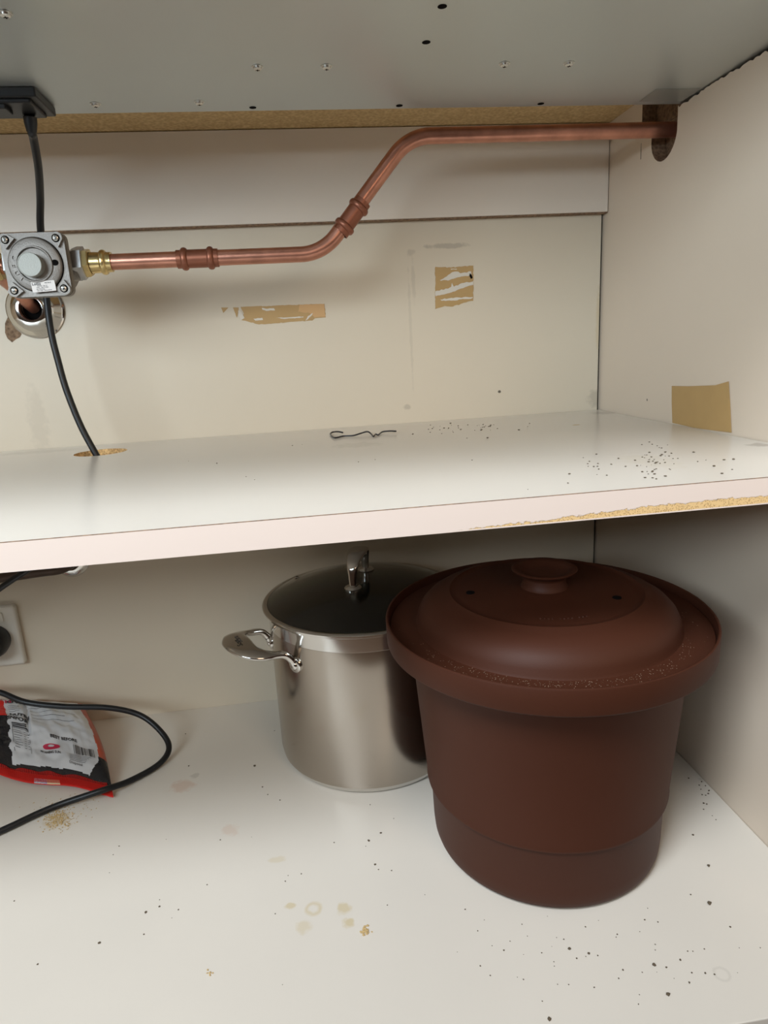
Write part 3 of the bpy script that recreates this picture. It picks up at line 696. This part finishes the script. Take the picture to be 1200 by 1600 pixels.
for j in range(NV):
    for i, mm in ((0, 1), (NU, 3)):
        f = bm.faces.new((T_[j][i], T_[j+1][i], B2[j+1][i], B2[j][i])); f.material_index = mm if j > NV*.22 else 1
for i in range(NU):
    for j in (0, NV):
        f = bm.faces.new((T_[j][i], T_[j][i+1], B2[j][i+1], B2[j][i])); f.material_index = 1
link('pouch', bm, list(mi), bag, angle=80)
def on_bag(u, v, lift=.0007):
    e = .004; p = bag_pt(u, v); n_ = (bag_pt(u+e, v)-p).cross(bag_pt(u, v+e)-p).normalized(); return p+n_*lift
W_, H_ = .21, .17
def btext(bm, s, u, v, size, bold=0, rot=0):
    c_, s_ = math.cos(rot), math.sin(rot)
    add_text(bm, s, size, lambda x, y: on_bag(u+(x*c_-y*s_)/W_, v+(x*s_+y*c_)/H_), bold)
def bquad(bm, u0, u1, v0, v1, n_=8, f=lambda u: 0):
    a = [[bm.verts.new(on_bag(u0+(u1-u0)*i/n_, vv+f(i/n_))) for i in range(n_+1)] for vv in (v0, v1)]
    for i in range(n_): bm.faces.new((a[0][i], a[0][i+1], a[1][i+1], a[1][i]))
bm = bmesh.new()
btext(bm, 'NUTRI', .475, .645, .0098, .0004, -.16); btext(bm, 'INFOR', .460, .580, .0098, .0004, -.16)
btext(bm, 'OVA', .480, .875, .0135, .0006)
for k in range(5): bquad(bm, .41, .41+rnd.uniform(.06, .10), .80-k*.024, .804-k*.024)
for k in range(3): bquad(bm, .41, .41+rnd.uniform(.08, .11), .520-k*.020, .5335-k*.020)
for k in range(8):
    bquad(bm, .415, .415+rnd.uniform(.03, .055), .445-k*.026, .449-k*.026)
    for q in (.480, .502): bquad(bm, q, q+.012, .445-k*.026, .449-k*.026, 2)
for z_ in (.300, .305): pass
bquad(bm, .407, .410, .22, .475, 2); bquad(bm, .519, .521, .22, .46, 2); bquad(bm, .407, .520, .470, .474)
btext(bm, 'BEST BEFORE', .745, .400, .0062, .0002)
for k in range(14):
    wv = rnd.choice((.003, .005, .007)); bquad(bm, .800+k*.0095, .800+k*.0095+wv, .275, .355, 1)
for k in range(5): bquad(bm, .765, .765+rnd.uniform(.09, .14), .262-k*.013, .265-k*.013, f=lambda u: 0)
for k in range(6): bquad(bm, .56, .56+rnd.uniform(.22, .33), .86-k*.05, .864-k*.05)
btext(bm, 'Disposal', .800, .190, .0050); btext(bm, 'MORNING SUN', .645, .262, .0040, .0001)
link('black_print', bm, 'ink', bag, smooth=False)
bm = bmesh.new(); btext(bm, 'N', .425, .885, .0135, .0006)
link('red_initial', bm, 'redink', bag, smooth=False, label='dark red initial letter')
bm = bmesh.new()
cu, cv = .655, .310; n_ = 28
inner = [bm.verts.new(on_bag(cu+.022*math.cos(2*PI*k/n_), cv+.010+.012*math.sin(2*PI*k/n_), .0008)) for k in range(n_)]
outer = [bm.verts.new(on_bag(cu+.056*math.cos(2*PI*k/n_), cv+.030*math.sin(2*PI*k/n_), .0008)) for k in range(n_)]
for k in range(n_): bm.faces.new((inner[k], inner[(k+1) % n_], outer[(k+1) % n_], outer[k]))
link('red_logo', bm, 'redink', bag, smooth=False, label='dark red oval logo')
# crimp ridges along the near seam
bm = bmesh.new()
for k in range(150):
    u = .02+k*.96/150
    a, b = on_bag(u, .012), on_bag(u+.001, .105+noise.noise(Vector((u*12, .3, 9)))*.02)
    d_ = (on_bag(u+.003, .05)-on_bag(u, .05)).normalized()*.00035
    vs = [bm.verts.new(p) for p in (a-d_, a+d_, b+d_, b-d_)]; bm.faces.new(vs)
solid(bm, (0, 0, .0003)); cz = link('crimp_ridges', bm, 'foil_red', bag, smooth=False); cz['kind'] = 'stuff'

# ============================================================ TAPE
pts_ = [(1050, 603), (1075, 603.5), (1118, 602), (1138.5, 596), (1141, 630), (1143, 676), (1119, 673), (1085, 668.5), (1051, 660.5), (1050, 630)]
bm = bmesh.new(); bm.faces.new([bm.verts.new(un(a, b, 0, -.0003)) for a, b in pts_]); solid(bm, (-.0004, 0, 0))
t1 = thing('brown_tape', 'square of brown paper tape on the right wall, just above the shelf', 'tape', un(1095, 665, 0, -.0003))
link('tape_piece', bm, 'tape', t1, smooth=False)
bm = bmesh.new(); bm.faces.new([bm.verts.new(un(a, b, 0, -.0010)) for a, b in [(1119, 602), (1138, 596.5), (1142.5, 675.5), (1120, 672.5), (1123, 640)]]); solid(bm, (.0004, 0, 0)); link('folded_end', bm, 'tape', t1, smooth=False)
def jag(px, off=0.6, step=3):
    o_ = []
    for (a, b), (c_, d_) in zip(px, px[1:]+px[:1]):
        n_ = max(1, int(math.hypot(c_-a, d_-b)/step))
        for k in range(n_): o_.append((a+(c_-a)*k/n_+(rnd.uniform(-off, off) if k else 0), b+(d_-b)*k/n_+(rnd.uniform(-off, off) if k else 0)))
    return o_
def wall_poly(px, mat, name, parent, y=-.0002, th=.0003, off=.5):
    bm = bmesh.new(); es_ = []; vs = [bm.verts.new(un(a, b, 1, y)) for a, b in jag(px, off)]
    es_ = [bm.edges.new((vs[i], vs[(i+1) % len(vs)])) for i in range(len(vs))]
    bmesh.ops.triangle_fill(bm, use_beauty=True, edges=es_, normal=(0, -1, 0)); solid(bm, (0, -th, 0)); return link(name, bm, mat, parent, smooth=False)
t2 = thing('tape_remnant', 'long torn strip of brown tape on the back wall, left of centre', 'tape', un(440, 507, 1, 0))
wall_poly([(376, 479.5), (420, 478), (470, 476), (507, 474.5), (509, 496), (492, 497), (488, 501), (470, 502), (405, 507), (389, 503), (377, 500), (381, 490)], 'tape', 'tape_piece', t2)
wall_poly([(345.5, 480.5), (357, 480.5), (349, 489)], 'tape', 'tape_piece', t2, off=0)
wall_poly([(364, 480.5), (373, 480.5), (372, 490), (370, 496.5)], 'tape', 'tape_piece', t2, off=.2)
wall_poly([(468, 476.2), (506.5, 474.8), (508.2, 495), (491, 496), (484, 489), (466, 487)], 'tape_orange', 'tape_end', t2, y=-.0004)
for q in ([(409, 481), (418, 482.5), (428, 481.5), (430, 485), (416, 486), (410, 484)], [(477, 501), (481, 494), (489, 489), (487, 493), (481, 499)], [(396, 498), (410, 496.5), (411, 500), (399, 501)], [(372, 485), (377, 487), (382, 497), (377, 500), (373, 494)], [(430, 497), (455, 495), (474, 494.5), (474, 496), (448, 498)]):
    wall_poly(q, 'flake', 'paper_flake', t2, y=-.0008, off=.6)
t3 = thing('tape_remnant', 'square torn patch of brown tape high on the back wall, right of centre', 'tape', un(710, 482, 1, 0))
wall_poly([(680, 417), (705, 418), (739.5, 415), (739.3, 470), (725, 473), (708, 479), (695, 478), (680, 483)], 'tape', 'tape_piece', t3, off=.7)
for q in ([(687, 438), (698, 432), (706, 425.5), (716, 424.5), (719, 427), (736, 424), (737, 430), (718, 433), (700, 438.5)], [(680, 455), (700, 451), (705, 448), (706, 442), (709, 448), (725, 442), (739.5, 439.5), (739.5, 445), (720, 451), (705, 457), (681, 463)], [(688, 468), (705, 465.5), (739, 464), (738, 466), (708, 469.5), (690, 470)], [(704, 420), (714, 420), (713, 421.5), (705, 421.5)]):
    wall_poly(q, 'flake', 'paper_flake', t3, y=-.0006, off=.8)
wall_poly([(734, 427), (736.5, 429), (738.5, 434), (736, 436), (733.5, 431)], 'hole', 'dark_mark', t3, y=-.0010, off=.2)

# ============================================================ WIRE and crumbs
wp = [(536, 676, .0018), (528, 674.5, .003), (519, 675.5, .002), (516.5, 679, .0012), (523, 684, .0012), (536, 681.5, .0012), (552, 680.5, .0015), (564, 677, .003), (574, 674.5, .004), (580, 678, .002), (583.5, 682, .0012), (587, 678.5, .002), (591, 679.5, .0012), (597, 675, .002), (608, 673.5, .003), (619, 673.8, .003)]
bm = bmesh.new(); tube(bm, spline([un(a, b, 2, ZS+z) for a, b, z in wp], 6), .0009, 8)
tag(link('twist_wire', bm, 'wire', None), 'thin bent black wire lying on the shelf near the back wall', 'wire')

def crumbs(name, label, spots, mat, host):
    bm = bmesh.new()
    for (p, r) in spots:
        q = bmesh.ops.create_icosphere(bm, subdivisions=1, radius=r)
        for v in q['verts']: v.co = Vector((v.co.x*rnd.uniform(.7, 1.5), v.co.y*rnd.uniform(.7, 1.5), v.co.z*.5))+p+Vector((0, 0, r*.45))
    o = link(name, bm, mat, None, smooth=False); tag(o, label, 'crumbs', kind='stuff'); return o
M['crumb_dark'] = plain('dark_crumb', lin(92, 80, 64), .9); M['crumb_tan'] = plain('tan_crumb', lin(196, 168, 118), .9); M['dust'] = plain('pale_dust', lin(125, 98, 80), .9)
def g(px, py, sx, sy, n, z, r0, r1):
    o_ = []
    for _ in range(n): o_.append((un(px+rnd.gauss(0, sx), py+rnd.gauss(0, sy), 2, z), rnd.uniform(r0, r1)))
    return o_
def fix(spots, x1=-.004, y1=-.004, y0=-.5):
    return [(p, r) for p, r in spots if p.x < x1 and p.y < y1 and p.y > y0 and (p-Vector((BX, BY, p.z))).length > .109 and (p-Vector((PX, PY, p.z))).length > .12]
sp = g(890, 1490, 120, 55, 50, 0, .0003, .0007)+g(1060, 1530, 60, 45, 24, 0, .0003, .0008)+g(1108, 1220, 22, 22, 60, 0, .0004, .0010)+g(300, 1420, 120, 60, 16, 0, .0003, .0008)+g(560, 1300, 120, 60, 14, 0, .0003, .0008)
sp += [(un(a, b, 2, 0), r) for a, b, r in [(1108, 1412, .0019), (1107, 1353, .0014), (1083, 1305, .0012), (1098, 1592, .0013), (1044, 1554, .0014), (1022, 1508, .0015), (858, 1593, .0014), (398, 1197, .0014), (410, 1230, .0009), (595, 1302, .0011), (576, 1314, .0011), (586, 1351, .0010), (155, 1474, .0012), (228, 1426, .0011), (249, 1417, .0009), (890, 1483, .0014), (920, 1490, .0011), (1012, 1590, .0012), (295, 1197, .0009), (290, 1147, .0008)]]
crumbs('dark_specks', 'scattered dark dirt specks on the cupboard floor', fix(sp), 'crumb_dark', None)
sp = g(1018, 722, 14, 16, 50, ZS, .0003, .0010)+g(925, 728, 26, 10, 16, ZS, .0004, .001)+g(720, 672, 45, 7, 26, ZS, .0004, .0012)+g(760, 668, 30, 4, 16, ZS, .0004, .0010)+g(1080, 715, 45, 14, 14, ZS, .0004, .0012)+g(600, 720, 200, 25, 14, ZS, .0003, .0008)
sp = [(p, r) for p, r in sp if p.x < -.004 and -.448 < p.y < -.006]
crumbs('shelf_crumbs', 'brown crumbs and grit scattered over the right half of the shelf', sp, 'crumb_dark', None)
sp = g(88, 1279, 12, 9, 320, 0, .0003, .0009)+g(100, 1265, 22, 12, 90, 0, .0003, .0007)
crumbs('spilled_sand', 'little spill of tan grit on the floor in front of the snack bag', [(p, r) for p, r in sp if p.y > -.30], 'crumb_tan', None)
sp = [(p, r) for p, r in g(571, 1455, 3.5, 3, 40, 0, .0006, .0013)]+g(327, 1521, 3, 2, 10, 0, .0004, .0009)
crumbs('dried_crumb', 'small cluster of tan crumbs at the front middle of the floor', sp, 'crumb_tan', None)
sp = []
for _ in range(340):
    a = math.radians(rnd.gauss(-102, 34)); rr = rnd.choice((rnd.uniform(.122, .139), rnd.uniform(.119, .128)))
    sp.append((Vector((BX+rr*math.cos(a), BY+rr*math.sin(a), .2240)), rnd.uniform(.00018, .00045)))
crumbs('lid_dust', 'fine pale dust caught on the sunken edge of the brown tub lid', sp, 'dust', None)
